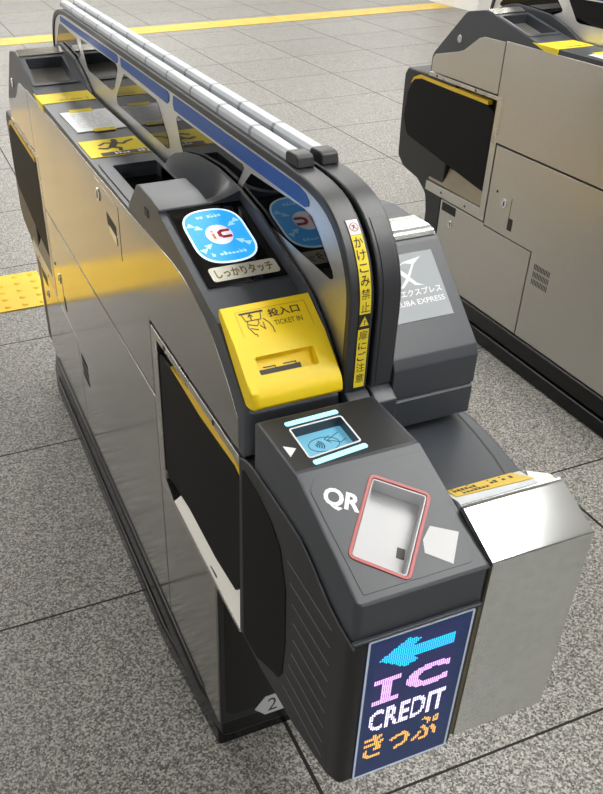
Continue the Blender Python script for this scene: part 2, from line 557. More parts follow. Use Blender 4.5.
for q in (rect(.322, 1.690, .368, 1.712), rect(.335, 1.543, .375, 1.563)):
    bm = B(); pf(bm, TR, q, .0013, .0019)
    part('tape', bm, M_YSTK, s2)
bm = B()
for i in range(8): marks(bm, TR, .318, .385, 1.578 + i * .0135, 18, .005, .0013, 0, 10 + i)
part('lettering', bm, M_INKG, s2)
bm = B(); pf(bm, TR, rect(.291, 1.392, .395, 1.492), 0, .0007)
s3 = part('warning_sticker', bm, M_YSTK, house, label='yellow sticker with a black running figure')
bm = B()
pf(bm, TR, rect(.312, 1.394, .392, 1.413), .0008, .0010)
fig = lambda pts: pf(bm, TR, pts, .0008, .0011)
fig(circ(.352, 1.476, .006, .010, 12))
stroke(bm, TR, [(.350, 1.464), (.340, 1.440)], .013, .0008, .0011)
stroke(bm, TR, [(.350, 1.462), (.364, 1.455), (.372, 1.465), (.384, 1.472)], .006, .0008, .0011)
stroke(bm, TR, [(.349, 1.462), (.333, 1.468), (.322, 1.458)], .006, .0008, .0011)
stroke(bm, TR, [(.340, 1.440), (.352, 1.430), (.350, 1.418)], .007, .0008, .0011)
stroke(bm, TR, [(.340, 1.440), (.328, 1.434), (.318, 1.440)], .007, .0008, .0011)
marks_bm = B()
part('pictogram', bm, M_INK, s3)
marks(marks_bm, TR, .322, .390, 1.398, 10, .010, .0011, 0, 31)
part('lettering', marks_bm, M_PAPER, s3)

# touch reader
aIC = .8838 - .2569 * .835 + .0004
IC = Fr((0, 0, aIC), (1, 0, 0), (0, 1, .2569))
bm = B(); pf(bm, IC, rp(rect(.2965, .836, .3980, .998), .002), 0, .0016)
ic = part('touch_reader', bm, M_GLASS, house, .0006, 1)
cap = rp(rect(.3055, .873, .3845, .981), .037, 10)
bm = B(); pf(bm, IC, grow(cap, -.0022), .0016, .0022); dsk = part('touch_disc', bm, M_DISC, ic, label='glowing blue touch disc')
bm = B(); ring(bm, IC, cap, grow(cap, -.0024), .0016, .0026); part('disc_ring', bm, M_DISCW, dsk)
bm = B(); pf(bm, IC, circ(.345, .9275, .0172, .0195), .0022, .0026); part('disc_centre', bm, M_DISCC, dsk)
bm = B()
stroke(bm, IC, [(.3585, .9335), (.349, .9335), (.3455, .9305), (.3455, .9245), (.349, .9215), (.3585, .9215)], .0048, .0027, .0030)
part('emblem', bm, M_REDI, dsk)
bm = B(); pf(bm, IC, rect(.3352, .9195, .3388, .9305), .0027, .0029); pf(bm, IC, circ(.337, .9345, .002, n=10), .0027, .0029)
part('emblem', bm, plain('orange_ink', (.75, .30, .08), .4), dsk)
def tri(cx, cy, ang, r=.0062):
    bm = B()
    pf(bm, IC, [(cx + r * math.cos(ang), cy + r * math.sin(ang)), (cx + r * math.cos(ang + 2.3), cy + r * math.sin(ang + 2.3)), (cx + r * math.cos(ang - 2.3), cy + r * math.sin(ang - 2.3))], .0022, .0026)
    part('arrow_mark', bm, M_DISCL, dsk)
for (x, y, a) in ((.3155, .951, -.6), (.3235, .9445, -.6), (.374, .951, 3.7), (.3665, .9445, 3.7), (.3165, .9015, .6), (.3245, .9085, .6), (.374, .905, 2.5), (.3665, .911, 2.5)):
    tri(x, y, a)
bm = B()
marks(bm, IC, .328, .362, .9635, 7, .005, .0022, 0, 5)
marks(bm, IC, .322, .368, .888, 9, .005, .0022, 0, 6)
part('lettering', bm, M_DISCL, dsk)
bm = B(); pf(bm, IC, rp(rect(.3065, .8435, .3925, .8685), .005), .0016, .0021)
lb = part('caption_plate', bm, plain('cream_film', (.62, .61, .52), .35), ic)
bm = B(); text(bm, 'しっかりタッチ', IC, .3495, .856, .074, .0165, c=.0023, bold=.03)
part('lettering', bm, plain('brown_ink', (.16, .10, .02), .5), lb)

# yellow ticket slot block
YP = [(.783, .8765), (.783, .884), (.7795, .8865), (.748, .869), (.735, .8625), (.729, .8575), (.706, .8400), (.697, .8330), (.689, .8265), (.6855, .819), (.6845, .811), (.687, .807), (.705, .805)]
bm = B(); loft_x(bm, YP, .2885, .3975, .6845, .011, 5)
yb = part('ticket_slot_block', bm, M_YEL, gate, .0035, 3, label='yellow ticket slot block')
YS = Fr((0, 0, .8400 - .7609 * .706), (1, 0, 0), (0, 1, .7609))
bm = B(); pf(bm, YS, rp(rect(.307, .7045, .377, .7215), .002), -.010, .01); cut(yb, bm)
bm = B(); pf(bm, YS, rect(.3072, .7050, .3768, .7210), -.0115, -.0095)
part('slot_bed', bm, M_YEL, yb)
bm = B(); pf(bm, YS, rect(.309, .7052, .358, .7105), -.0096, -.0050)
part('slot_mouth', bm, M_INK, yb)
bm = B()
stroke(bm, YS, [(.316, .7135), (.330, .7135), (.330, .7115)], .001, -.0095, -.0090)
part('slot_mark', bm, M_INK, yb); bm = B()
stroke(bm, YS, [(.340, .7135), (.355, .7135), (.355, .7115)], .001, -.0095, -.0090)
part('slot_mark', bm, M_INK, yb)
YT = Fr((0, 0, .8865 - .5556 * .7795), (1, 0, 0), (0, 1, .5556))
bm = B()
ring(bm, YT, rp(rect(.303, .741, .3885, .7725), .002), grow(rp(rect(.303, .741, .3885, .7725), .002), -.0008), -.0004, .0003)
part('label_outline', bm, plain('deep_yellow', (.66, .45, .005), .45), yb)
bm = B()
text(bm, '投入口', YT, .3595, .7645, .038, .0095, c=.0005, bold=.02)
part('lettering', bm, M_INK, yb); bm = B()
text(bm, 'TICKET IN', YT, .3605, .7525, .034, .0058, c=.0005)
part('lettering', bm, M_INK, yb); bm = B()
st = lambda pts, w=.0009: stroke(bm, YT, pts, w, .0002, .0005)
st([(.3075, .7690), (.3350, .7690)], .002)
st([(.3095, .7685), (.3120, .7600), (.3300, .7600), (.3325, .7685)])
st([(.3190, .7610), (.3190, .7670)], .0012); st([(.3165, .7645), (.3190, .7672), (.3215, .7645)], .0012)
st([(.3140, .7600), (.3120, .7530), (.3170, .7440), (.3190, .7440), (.3190, .7410)])
st([(.3140, .7560), (.3230, .7530), (.3265, .7560), (.3265, .7600)])
st([(.3145, .7515), (.3225, .7485)])
st([(.3330, .7600), (.3380, .7540), (.3400, .7480), (.3400, .7425)])
st([(.3265, .7530), (.3310, .7480), (.3310, .7560)])
part('pictogram', bm, M_INK, yb)

# ---- partition with two arched frames
PO = [(.690, .800), (.690, .86), (.690, .90), (.694, .928), (.706, .955), (.730, .982), (.763, 1.0), (.806, 1.008), (.86, 1.010), (2.05, 1.010), (2.13, 1.003), (2.19, .985), (2.225, .95), (2.24, .90), (2.24, .82)]
PI = [(.7015, .800), (.7015, .86), (.7015, .899), (.705, .924), (.716, .948), (.7375, .9725), (.767, .9885), (.807, .996), (.86, .998), (2.05, .998), (2.125, .992), (2.18, .975), (2.212, .945), (2.228, .90), (2.228, .82)]
def dense(pts, n=3):
    """Catmull-Rom through the points"""
    out = []
    k = len(pts)
    for i in range(k - 1):
        p0, p1, p2, p3 = [V(pts[max(0, min(k - 1, j))]).to_2d() for j in (i - 1, i, i + 1, i + 2)]
        L = (p2 - p1).length
        if L > .3 or (p1 - p0).length > .3 and False:
            out.append(tuple(p1)); continue
        for t in range(n):
            t /= n
            if (p1 - p0).length > .3: p0 = p1 - (p2 - p1)
            if (p3 - p2).length > .3: p3 = p2 + (p2 - p1)
            q = .5 * (2 * p1 + (p2 - p0) * t + (2 * p0 - 5 * p1 + 4 * p2 - p3) * t * t + (3 * p1 - p0 - 3 * p2 + p3) * t ** 3)
            out.append((q.x, q.y))
    out.append(pts[-1])
    return out
PO, PI = dense(PO), dense(PI)
W4 = [(.968, .967), (.815, .973), (.797, .971), (.783, .962), (.740, .928), (.736, .920), (.744, .9175), (.955, .921), (1.003, .937)]
W3 = [(1.271, .963), (1.262, .968), (1.05, .9700), (.999, .970), (.993, .966), (1.020, .934), (1.028, .925), (1.24, .915), (1.255, .93)]
W2 = [(1.573, .969), (1.376, .967), (1.363, .961), (1.318, .920), (1.312, .904), (1.33, .901), (1.630, .901), (1.640, .904), (1.640, .917)]
W1 = [(1.925, .973), (1.63, .977), (1.617, .970), (1.655, .927), (1.672, .920), (1.69, .9185), (1.862, .9185), (1.876, .922)]
W0 = [(2.935 - y, z) for y, z in W4[::-1]]
BLU = [rp(rect(2.125, .976, 1.617, .9955), .008), rp(rect(1.588, .976, 1.309, .9955), .008), rp(rect(1.281, .974, .812, .9955), [.004, .016, .010, .004])]
BLU = [[(2.125, .978), (2.118, .990), (1.617, .9945), (1.610, .991), (1.612, .982), (1.620, .9785)],
       [(1.590, .9945), (1.309, .9945), (1.302, .990), (1.304, .980), (1.314, .9745), (1.588, .9785)],
       [(1.281, .9945), (.83, .9945), (.812, .991), (.803, .985), (.803, .979), (.812, .9755), (1.279, .9725), (1.284, .98)]]
for m in (0, 1):
    q = lambda x: (.867 - x) if m else x
    bm = B(); px(bm, PO + PI[::-1], q(.4025), q(.431))
    arch = part('arch_frame', bm, M_ARCH, gate, .0025)
    bm = B(); px(bm, [(y, z) for y, z in PI] + [(2.228, .70), (.7015, .70)], q(.4055), q(.4295))
    sheet = part('partition_panel', bm, M_MIR, gate)
    for w in (W0, W1, W2, W3, W4):
        bm = B(); px(bm, rp(w, .006, 3), q(.4048), q(.408))
        part('dark_window', bm, M_GLASS, sheet)
    for w in BLU:
        bm = B(); px(bm, rp(w, .003, 3), q(.4046), q(.408))
        part('blue_strip', bm, M_BLUE, sheet)
    for y, z0, z1 in ((1.344, .90, .998), (1.918, .915, .975)):
        bm = B()
        px(bm, rect(y, z0, y + .0015, z1), q(.4052), q(.408))
        part('panel_joint', bm, M_INKG, sheet)
    # light bar along the crest
    x0, x1 = q(.4085), q(.4275)
    x0, x1 = min(x0, x1), max(x0, x1)
    bm = B()
    n = 11
    ya, yb_ = .872, 2.12
    L = (yb_ - ya) / n
    sec = lambda y: [V((x0, y, 1.0098)), V((x0, y, 1.017)), V((x0 + .0035, y, 1.0215)), V((x1 - .0035, y, 1.0215)), V((x1, y, 1.017)), V((x1, y, 1.0098))]
    for i in range(n):
        y0 = ya + i * L
        prism(bm, sec(y0 + .002), sec(y0 + L - .006), 0)
        prism(bm, [p + V((0, 0, -.0005)) for p in sec(y0 + L - .006)], [p + V((0, 0, -.0005)) for p in sec(y0 + L + .002)], 1)
    bar = part('light_bar', bm, [M_ACR, M_ACRD], gate, .0006, 1, label='frosted light bar on the crest')
    bm = B()
    px(bm, [(.838, 1.0098), (.842, 1.0215), (.848, 1.0235), (.866, 1.0235), (.873, 1.021), (.873, 1.0098)], x0 - .0012, x1 + .0012)
    part('end_cap', bm, M_PLD, bar, .002)

# arc-length frame along the front of the arch
ARC = [(.690, .80), (.690, .86), (.690, .90), (.694, .928), (.706, .955), (.730, .982), (.763, 1.0), (.806, 1.008), (.86, 1.010)]
ARCD = dense(ARC, 8)
def arc(s):
    acc = 0
    for a, b in zip(ARCD[:-1], ARCD[1:]):
        d = math.hypot(b[0] - a[0], b[1] - a[1])
        if acc + d >= s:
            t = (s - acc) / d
            ty, tz = (b[0] - a[0]) / d, (b[1] - a[1]) / d
            return (a[0] + (b[0] - a[0]) * t, a[1] + (b[1] - a[1]) * t), (-tz, ty)
        acc += d
    return ARCD[-1], (0, 1)
def arcp(x, s, c):
    (y, z), (ny, nz) = arc(s)
    return V((x, y + ny * c, z + nz * c))
def strip(bm, x0, x1, s0, s1, c0, c1, n=24, mi=0):
    prev = None
    for i in range(n + 1):
        s = s0 + (s1 - s0) * i / n
        cur = [bm.verts.new(arcp(x, s, c)) for x, c in ((x0, c0), (x1, c0), (x1, c1), (x0, c1))]
        if prev:
            for k in range(4):
                bm.faces.new((prev[k], prev[(k + 1) % 4], cur[(k + 1) % 4], cur[k])).material_index = mi
        else:
            bm.faces.new(cur).material_index = mi
        prev = cur
    bm.faces.new(prev[::-1]).material_index = mi
bm = B(); strip(bm, .4130, .4268, .0050, .2000, .0002, .0009, 30, 0)
stk = part('caution_strip', bm, plain('black_strip_film', (.012, .012, .010), .4), arch if False else [o for o in gate.children if o.name.startswith('arch_frame')][0], label='black and yellow caution strip up the arch')
bm = B(); strip(bm, .4133, .4265, .0978, .1822, .0010, .0013, 20); strip(bm, .4133, .4265, .0060, .0795, .0010, .0013, 12)
part('yellow_field', bm, M_YSTK, stk)
bm = B(); strip(bm, .4133, .4265, .1826, .1996, .0010, .0013, 8)
part('pink_field', bm, M_PINK, stk)
bm = B()
for ch, s in (('か', .1741), ('け', .1605), ('こ', .1470), ('み', .1338), ('禁', .1200), ('止', .1058), ('扉', .0725), ('に', .0590), ('ご', .0460), ('注', .0318), ('意', .0180)):
    text(bm, ch, None, .4199, s, .0104, .0112 if ch not in 'こに' else .0088, fn=lambda a, b: arcp(a, b, .0016), bold=.012 if ch in 'かけこみにご' else .0)
text(bm, '!', None, .4199, .0880, .0016, .0058, fn=lambda a, b: arcp(a, b, .0019), bold=.02)
part('lettering', bm, M_INK, stk)
bm = B()
vv = [bm.verts.new(arcp(x, s, .0013)) for x, s in ((.4144, .0836), (.4254, .0836), (.4199, .0952))]
bm.faces.new(vv)
part('warning_triangle', bm, M_YSTK, stk)
bm = B()
def arc_ring(cx, cs, r, w, n=20):
    a = [(bm.verts.new(arcp(cx + (r + w) * math.cos(t), cs + (r + w) * math.sin(t), .0016)), bm.verts.new(arcp(cx + r * math.cos(t), cs + r * math.sin(t), .0016))) for t in [2 * math.pi * i / n for i in range(n)]]
    for i in range(n):
        bm.faces.new((a[i][0], a[(i + 1) % n][0], a[(i + 1) % n][1], a[i][1]))
arc_ring(.4199, .1910, .0043, .0008)
def arc_line(a, b, w):
    d = (V(b).to_2d() - V(a).to_2d()).normalized(); nn = V((-d.y, d.x)) * w / 2
    bm.faces.new([bm.verts.new(arcp(*p, .0016)) for p in (V(a).to_2d() - nn, V(b).to_2d() - nn, V(b).to_2d() + nn, V(a).to_2d() + nn)])
arc_line((.4170, .1940), (.4229, .1880), .0008)
arc_line((.4199, .1938), (.4199, .1905), .0016); arc_line((.4199, .1908), (.4178, .1880), .0010); arc_line((.4199, .1908), (.4222, .1890), .0010); arc_line((.4180, .1918), (.4220, .1924), .0008)
part('pictogram', bm, plain('dull_red_ink', (.30, .06, .08), .5), stk)
bm = B(); strip(bm, .4415, .4595, .0060, .2000, .0001, .0010, 24)
part('cover_plate', bm, M_ARCH, [o for o in gate.children if o.name.startswith('arch_frame')][1], .0006, 1)

# base bridge where the arches meet the reader head
bm = B(); px(bm, [(.672, .74), (.672, .790), (.690, .800), (.720, .800), (.720, .74)], .4035, .4325)
part('arch_foot', bm, M_PL, gate, .002); bm = B()
px(bm, [(.672, .74), (.672, .790), (.690, .800), (.720, .800), (.720, .74)], .4350, .4625)
part('arch_foot', bm, M_PL, gate, .002)

# ---- right module with the slanted sign face
H2 = rp([(.720, .7335), (.686, .735), (.686, .772), (.690, .775), (.686, .778), (.686, .816), (.692, .828), (.793, .918), (.805, .926), (.90, .926), (1.15, .882), (2.32, .880), (2.34, .86), (2.34, .74), (2.2, .7335)],
        [0, .002, 0, .001, 0, .008, .008, .01, .006, .02, .04, .01, .01, 0, 0], 4)
bm = B(); px(bm, H2, .4640, .5758)
rh = part('exit_housing', bm, M_PL, gate, .005, 3)
bm = B(); px(bm, rp([(.797, .922), (.801, .9285), (.809, .9305), (.845, .9305), (.847, .922)], [0, .003, .003, .002, 0], 3), .4655, .5735)
part('exit_trim', bm, M_BOX, rh, .002)
bm = B(); box(bm, .4632, .5768, .6900, .74, .7745, .7760)
part('seam_line', bm, M_PALE, rh)
TX = Fr((0, 0, .8285 - .891 * .6925 + .0003), (1, 0, 0), (0, 1, .891))
bm = B(); pf(bm, TX, rect(.4655, .7220, .5598, .7842), 0, .0008)
sp = part('operator_sign', bm, plain('grey_sign_film', (.34, .37, .40), .55), rh, label='pale grey operator sign with white lettering')
bm = B()
text(bm, 'つくばエクスプレス', TX, .5140, .7475, .083, .0066, c=.0010, bold=.02)
text(bm, 'TSUKUBA EXPRESS', TX, .5135, .7385, .084, .0050, c=.0010, bold=.015)
pf(bm, TX, [(.5075, .7730), (.518, .7768), (.5425, .7795), (.5310, .7735), (.5170, .7585), (.5080, .7530), (.5035, .7530), (.5165, .7625), (.5280, .7735), (.5180, .7755)], .0008, .0011)
pf(bm, TX, [(.5060, .7700), (.5110, .7700), (.5160, .7660), (.5265, .7555), (.5350, .7525), (.5230, .7540), (.5110, .7640)], .0008, .0012)
part('lettering', bm, M_WHITE, sp)

# ---- platform between housing and coin box
bm = B()
pz(bm, rp([(.424, .528), (.560, .528), (.5725, .570), (.582, .632), (.586, .690), (.577, .735), (.424, .735)], [0, 0, .05, .08, .03, 0, 0]), .49, .7245)
pfm = part('side_platform', bm, M_PL, gate, .004)
bm = B()
stroke(bm, Fr((0, 0, .7245), (1, 0, 0), (0, 1, 0)), [(.573, .712), (.568, .66), (.560, .61), (.551, .575)], .0022, -.0002, .0004)
part('seam_line', bm, M_INK, pfm)

# ---- steel collection box
bm = B()
px(bm, rp([(.4355, .495), (.4355, .7580), (.4885, .7825), (.4945, .7825), (.4945, .735), (.53, .70), (.53, .495)], [.002, .003, .002, .001, 0, 0, 0], 3), .4272, .5440)
cb = part('collection_box', bm, [M_BOX, M_BOXT], gate, .0025, 3, label='brushed steel collection box')
for p_ in cb.data.polygons:
    if p_.normal.z > .5: p_.material_index = 1
bm = B(); px(bm, [(.5005, .735), (.4985, .779), (.5035, .7795), (.528, .7725), (.531, .7245), (.5005, .7245)], .4305, .5235)

ls = part('slot_lip', bm, M_PALE, cb, .0008, 1)
LP = Fr((0, 0, .7797 + .5035 * .2857), (1, 0, 0), (0, 1, -.2857))
bm = B(); pf(bm, LP, [(.4345, .5110), (.5225, .5050), (.5120, .5270), (.4345, .5270)], .0002, .0008)
yl = part('slot_sticker', bm, M_GOLD, ls, label='ochre sticker with small dark lettering')
bm = B(); marks(bm, LP, .438, .470, .519, 7, .005, .0009, 0, 41); marks(bm, LP, .480, .508, .5165, 6, .006, .0009, 0, 42); marks(bm, LP, .440, .476, .5125, 8, .004, .0009, 0, 43)
part('lettering', bm, M_INK, yl)
bm = B(); prism(bm, [V((.5225, .500, .766)), V((.5440, .4955, .774)), V((.5500, .512, .768)), V((.5300, .526, .768))], [V((.5225, .500, .770)), V((.5440, .4955, .778)), V((.5500, .512, .772)), V((.5300, .526, .772))])
part('box_flange', bm, M_STEELF, cb)
bm = B(); box(bm, .4225, .4280, .4375, .53, .497, .752)
part('box_side_strip', bm, plain('tan_reflection_strip', (.20, .165, .11), .35, metal=.6), cb)  # beige reflection on the box side, put into the strip's colour

# ---- pod with reader head and display
POD = rp([(.714, .437), (.640, .4365), (.547, .447), (.463, .468), (.4355, .484), (.4355, .706), (.459, .7065), (.489, .715), (.540, .738), (.560, .7405), (.682, .740), (.714, .728)],
         [0, .02, .03, .03, .012, .008, .006, .02, .02, .02, .01, .004], 5)
bm = B(); loft_x(bm, POD, .2848, .4215, .4355, .013)
pod = part('reader_pod', bm, M_PLD, gate, .0025, 3)
bm = B()
px(bm, rp([(.705, .720), (.659, .716), (.620, .706), (.595, .688), (.578, .642), (.574, .560), (.579, .500), (.590, .480), (.604, .474), (.654, .445), (.700, .440)], .008, 3), .2838, .286)
part('side_cover', bm, M_RUB, pod, .0008, 1)
bm = B()
for i in range(9):
    z = .686 - i * .0256
    y0 = .577 - .021 * math.sin(math.pi * min(1, i / 8 * 1.05))
    px(bm, [(y0, z), (.4755, z - .001), (.4755, z + .0002), (y0, z + .0012)], .2843, .2855)
part('side_grooves', bm, plain('groove_edge', (.16, .16, .16), .5), pod)
# lip line
lipO = dense([(.432, .7055), (.459, .7070), (.475, .7105), (.489, .7155), (.515, .728), (.540, .7385), (.560, .7415), (.620, .742), (.682, .741), (.712, .729)], 3)
bm = B(); px(bm, lipO + [(y, z - .0035) for y, z in lipO[::-1]], .2836, .286)
part('side_lip', bm, M_PL, pod, .0012, 2)
bm = B(); box(bm, .2838, .4220, .4322, .437, .7075, .7108)
part('front_lip', bm, M_PL, pod, .0012, 2)
# display
SG = Fr((0, .4355, 0), (1, 0, 0), (0, 0, 1))
bm = B(); pf(bm, SG, rp(rect(.3002, .4868, .4172, .7058), .003), 0, .0012)
sign = part('display_sign', bm, M_NAVY, pod, .0004, 1, label='lit dot display with arrow and lettering')
o_ = rp(rect(.3007, .4873, .4167, .7053), .003); 
bm = B(); ring(bm, SG, o_, grow(o_, -.0022), .0012, .0018)
part('sign_border', bm, M_BORD, sign)
U0, V0, SW, SH = .3002, .7058, .1170, .2190
cols, rws = 40, 80
du, dv = .80 / cols, .83 / rws
def raster(s, bold):
    vs, fs = text_mesh(s, bold)
    return BVHTree.FromPolygons([V((x, y, 0)) for x, y in vs], fs)
trees = [(raster('C', .03), .43, .285, .84, .435, 2), (raster('CREDIT', .022), .10, .50, .87, .655, 3), (raster('きっぷ', .0), .09, .685, .85, .865, 4)]
DOTS = {0: B(), 1: B(), 2: B(), 3: B(), 4: B()}
for i in range(cols):
    for j in range(rws):
        u, v = .085 + (i + .5) * du, .045 + (j + .5) * dv
        k = 0
        # arrow
        if .10 <= u <= .85 and .04 <= v <= .26:
            if abs(v - .15) < .036 and u > .30: k = 1
            hw = (u - .12) * .36
            if .12 < u < .36 and abs(v - .15) < hw: k = 1
            if .36 <= u < .52 and abs(v - .15) < .10 - (u - .36) * .2 and abs(v - .15) > (u - .36) * .45: k = 1
        # I with serifs
        if .10 <= u <= .36 and .285 <= v <= .46:
            if abs(u - .23) < .055 or v < .315 or v > .43: k = 2
        for t, a0, b0, a1, b1, kk in trees:
            if a0 <= u <= a1 and b0 <= v <= b1:
                for eu, ev in ((0, 0), (.011, 0), (-.011, 0), (0, .004), (0, -.004))[:1 if kk == 3 else 5]:
                    if t.ray_cast(V(((u + eu - a0) / (a1 - a0) - .5, .5 - (v + ev - b0) / (b1 - b0), 1)), V((0, 0, -1)))[0] is not None: k = kk
        if k == 0 and v > .66: continue
        cx, cy = U0 + u * SW, V0 - v * SH
        r = .00102 if k else .00058
        bm = DOTS[k]
        vv = [bm.verts.new(SG.p(cx + r * math.cos(a), cy + r * 1.12 * math.sin(a), .0014)) for a in [math.pi / 3 * q for q in range(6)]]
        bm.faces.new(vv)
for k, (nm, mt) in enumerate((('unlit_dots', L_OFF), ('arrow_dots', L_BLU), ('lettering_dots', L_PNK), ('lettering_dots', L_WHT), ('lettering_dots', L_AMB))):
    o = part(nm, DOTS[k], mt, sign, label=(None, 'cyan arrow', 'pink letters IC', 'white letters CREDIT', 'amber letters')[k])
    o['kind'] = 'stuff'

# head
HEAD = rp([(.4375, .700), (.4375, .7520), (.4400, .7548), (.572, .8050), (.668, .8050), (.672, .801), (.672, .735), (.560, .73), (.480, .70)], [0, .001, .001, .004, .001, .001, 0, 0, 0], 3)
bm = B(); loft_x(bm, HEAD, .2868, .4265, .4375, .008)
head = part('reader_head', bm, M_PL, gate, .0020, 3)
QR = Fr((0, 0, .8050 - .381 * .572), (1, 0, 0), (0, 1, .381))
QQ = [(.360, .5495), (.4045, .517), (.344, .4495), (.3025, .483)]
NF = Fr((0, 0, .8050), (1, 0, 0), (0, 1, 0))
NQ = rp([(.3105, .5895), (.3735, .5965), (.3755, .6460), (.3125, .6440)], .004)
bm = B(); pf(bm, QR, grow(rp(QQ, .004), -.0006), -.020, .02); cut(head, bm)
bm = B(); pf(bm, NF, grow(NQ, -.0012), -.013, .02); cut(head, bm)
# plates on head
bm = B()
pp = rp([(.2935, .552), (.3035, .5640), (.4190, .5640), (.4225, .556), (.4195, .466), (.4110, .4460), (.2965, .4460)], .003)
qp = rp(QQ, .004)
pf(bm, QR, pp, -.0006, .0006)
plate = part('scan_plate', bm, M_PL, head, .0008, 1)
bm = B(); pf(bm, QR, grow(qp, -.0006), -.019, .02); cut(plate, bm)
bm = B()
pz(bm, rp(rect(.2895, .5765, .4240, .6665), .003), .8046, .8056)
plate2 = part('touch_plate', bm, M_PLD, head, .0006, 1)
bm = B(); pf(bm, NF, grow(NQ, -.0012), -.013, .02); cut(plate2, bm)
# scanner well
bm = B()
gq = grow(qp, -.0008)
pf(bm, QR, gq, -.0198, -.0175)
ring(bm, QR, gq, grow(gq, -.0012), -.0175, .0006)
well = part('scanner_well', bm, M_WELL, head, label='white scanner well')
bm = B(); ring(bm, QR, grow(qp, .0032), grow(qp, -.0002), .0004, .0018)
part('well_border', bm, M_REDB, head, .0004, 1, label='red rounded border')
bm = B(); pf(bm, QR, rot(rect(.3545, .4725, .3620, .4830), (.358, .478), -.62), -.0175, -.0165)
part('scan_sensor', bm, M_INK, well)
bm = B()
text(bm, 'QR', QR, .3190, .5345, .0365, .0225, ang=-.58, c=.0010, bold=.035)
part('lettering', bm, M_WHITE, head)
bm = B(); pf(bm, QR, [(.3765, .4780), (.3900, .4885), (.4145, .4755), (.3925, .4490), (.3715, .4660)], .0006, .0010)
part('code_tag', bm, M_TAG, head, label='white five-sided tag')
# touch screen
bm = B(); ring(bm, NF, NQ, grow(NQ, -.0016), .0006, .0014)
part('screen_border', bm, M_WHITE, head)
bm = B(); pf(bm, NF, grow(NQ, -.0015), -.0125, -.011)
scr = part('reader_screen', bm, M_LCD, head, label='light blue lit reader screen')
bm = B()
cx, cy = .3430, .6200
e = circ(cx, cy, .0175, .0125, 26)
ring(bm, NF, e, grow(e, -.0008), -.011, -.0107)
for i, r in enumerate((.003, .0055, .008, .0105)):
    pts = [(cx - .011 + r * math.cos(a), cy + r * .9 * math.sin(a)) for a in [(-.8 + .2 * k) for k in range(9)]]
    stroke(bm, NF, pts, .0012, -.011, -.0107)
stroke(bm, NF, [(.366, .634), (.356, .629), (.349, .625), (.356, .621), (.361, .617), (.369, .621)], .0008, -.011, -.0107)
stroke(bm, NF, [(.354, .632), (.347, .628), (.351, .620)], .0008, -.011, -.0107)
part('pictogram', bm, plain('teal_ink', (.01, .06, .09), .5), scr)
for p0, p1 in (((.3125, .6520), (.3755, .6540)), ((.3115, .5815), (.3750, .5885))):
    bm = B()
    d = (V(p1) - V(p0)).normalized(); n_ = V((-d.y, d.x)) * .0035
    a, b = V(p0), V(p1)
    pf(bm, NF, rp([tuple(a - n_), tuple(b - n_), tuple(b + n_), tuple(a + n_)], .003), .0006, .0014)
    part('light_strip', bm, M_CYAN, head, label='glowing cyan strip')
bm = B(); pf(bm, NF, [(.2945, .6180), (.3055, .6100), (.2945, .5990)], .0006, .0012)
part('pointer_mark', bm, M_WHITE, head)

# ------------------------------------------------------------------ second gate across the aisle
def copy_tree(o, parent=None):
    c = o.copy(); COL.objects.link(c)
    if parent: c.parent = parent
    for ch in list(o.children): copy_tree(ch, c)
    return c
g2 = copy_tree(gate)
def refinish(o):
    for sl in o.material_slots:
        if sl.material == M_STEEL:          # same steel: satin roughness, and a colour lightened to look better lit
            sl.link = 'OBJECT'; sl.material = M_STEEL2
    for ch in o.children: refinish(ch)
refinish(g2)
g2.location = GO + V((1.29, 0, 0))
g2['label'] = 'steel ticket gate across the aisle on the right, cut off by the picture edge'

# ------------------------------------------------------------------ the setting
def struct(name, bm, mat):
    o = part(name, bm, mat, None, off=V((0, 0, 0)))
    o['kind'] = 'structure'
    return o

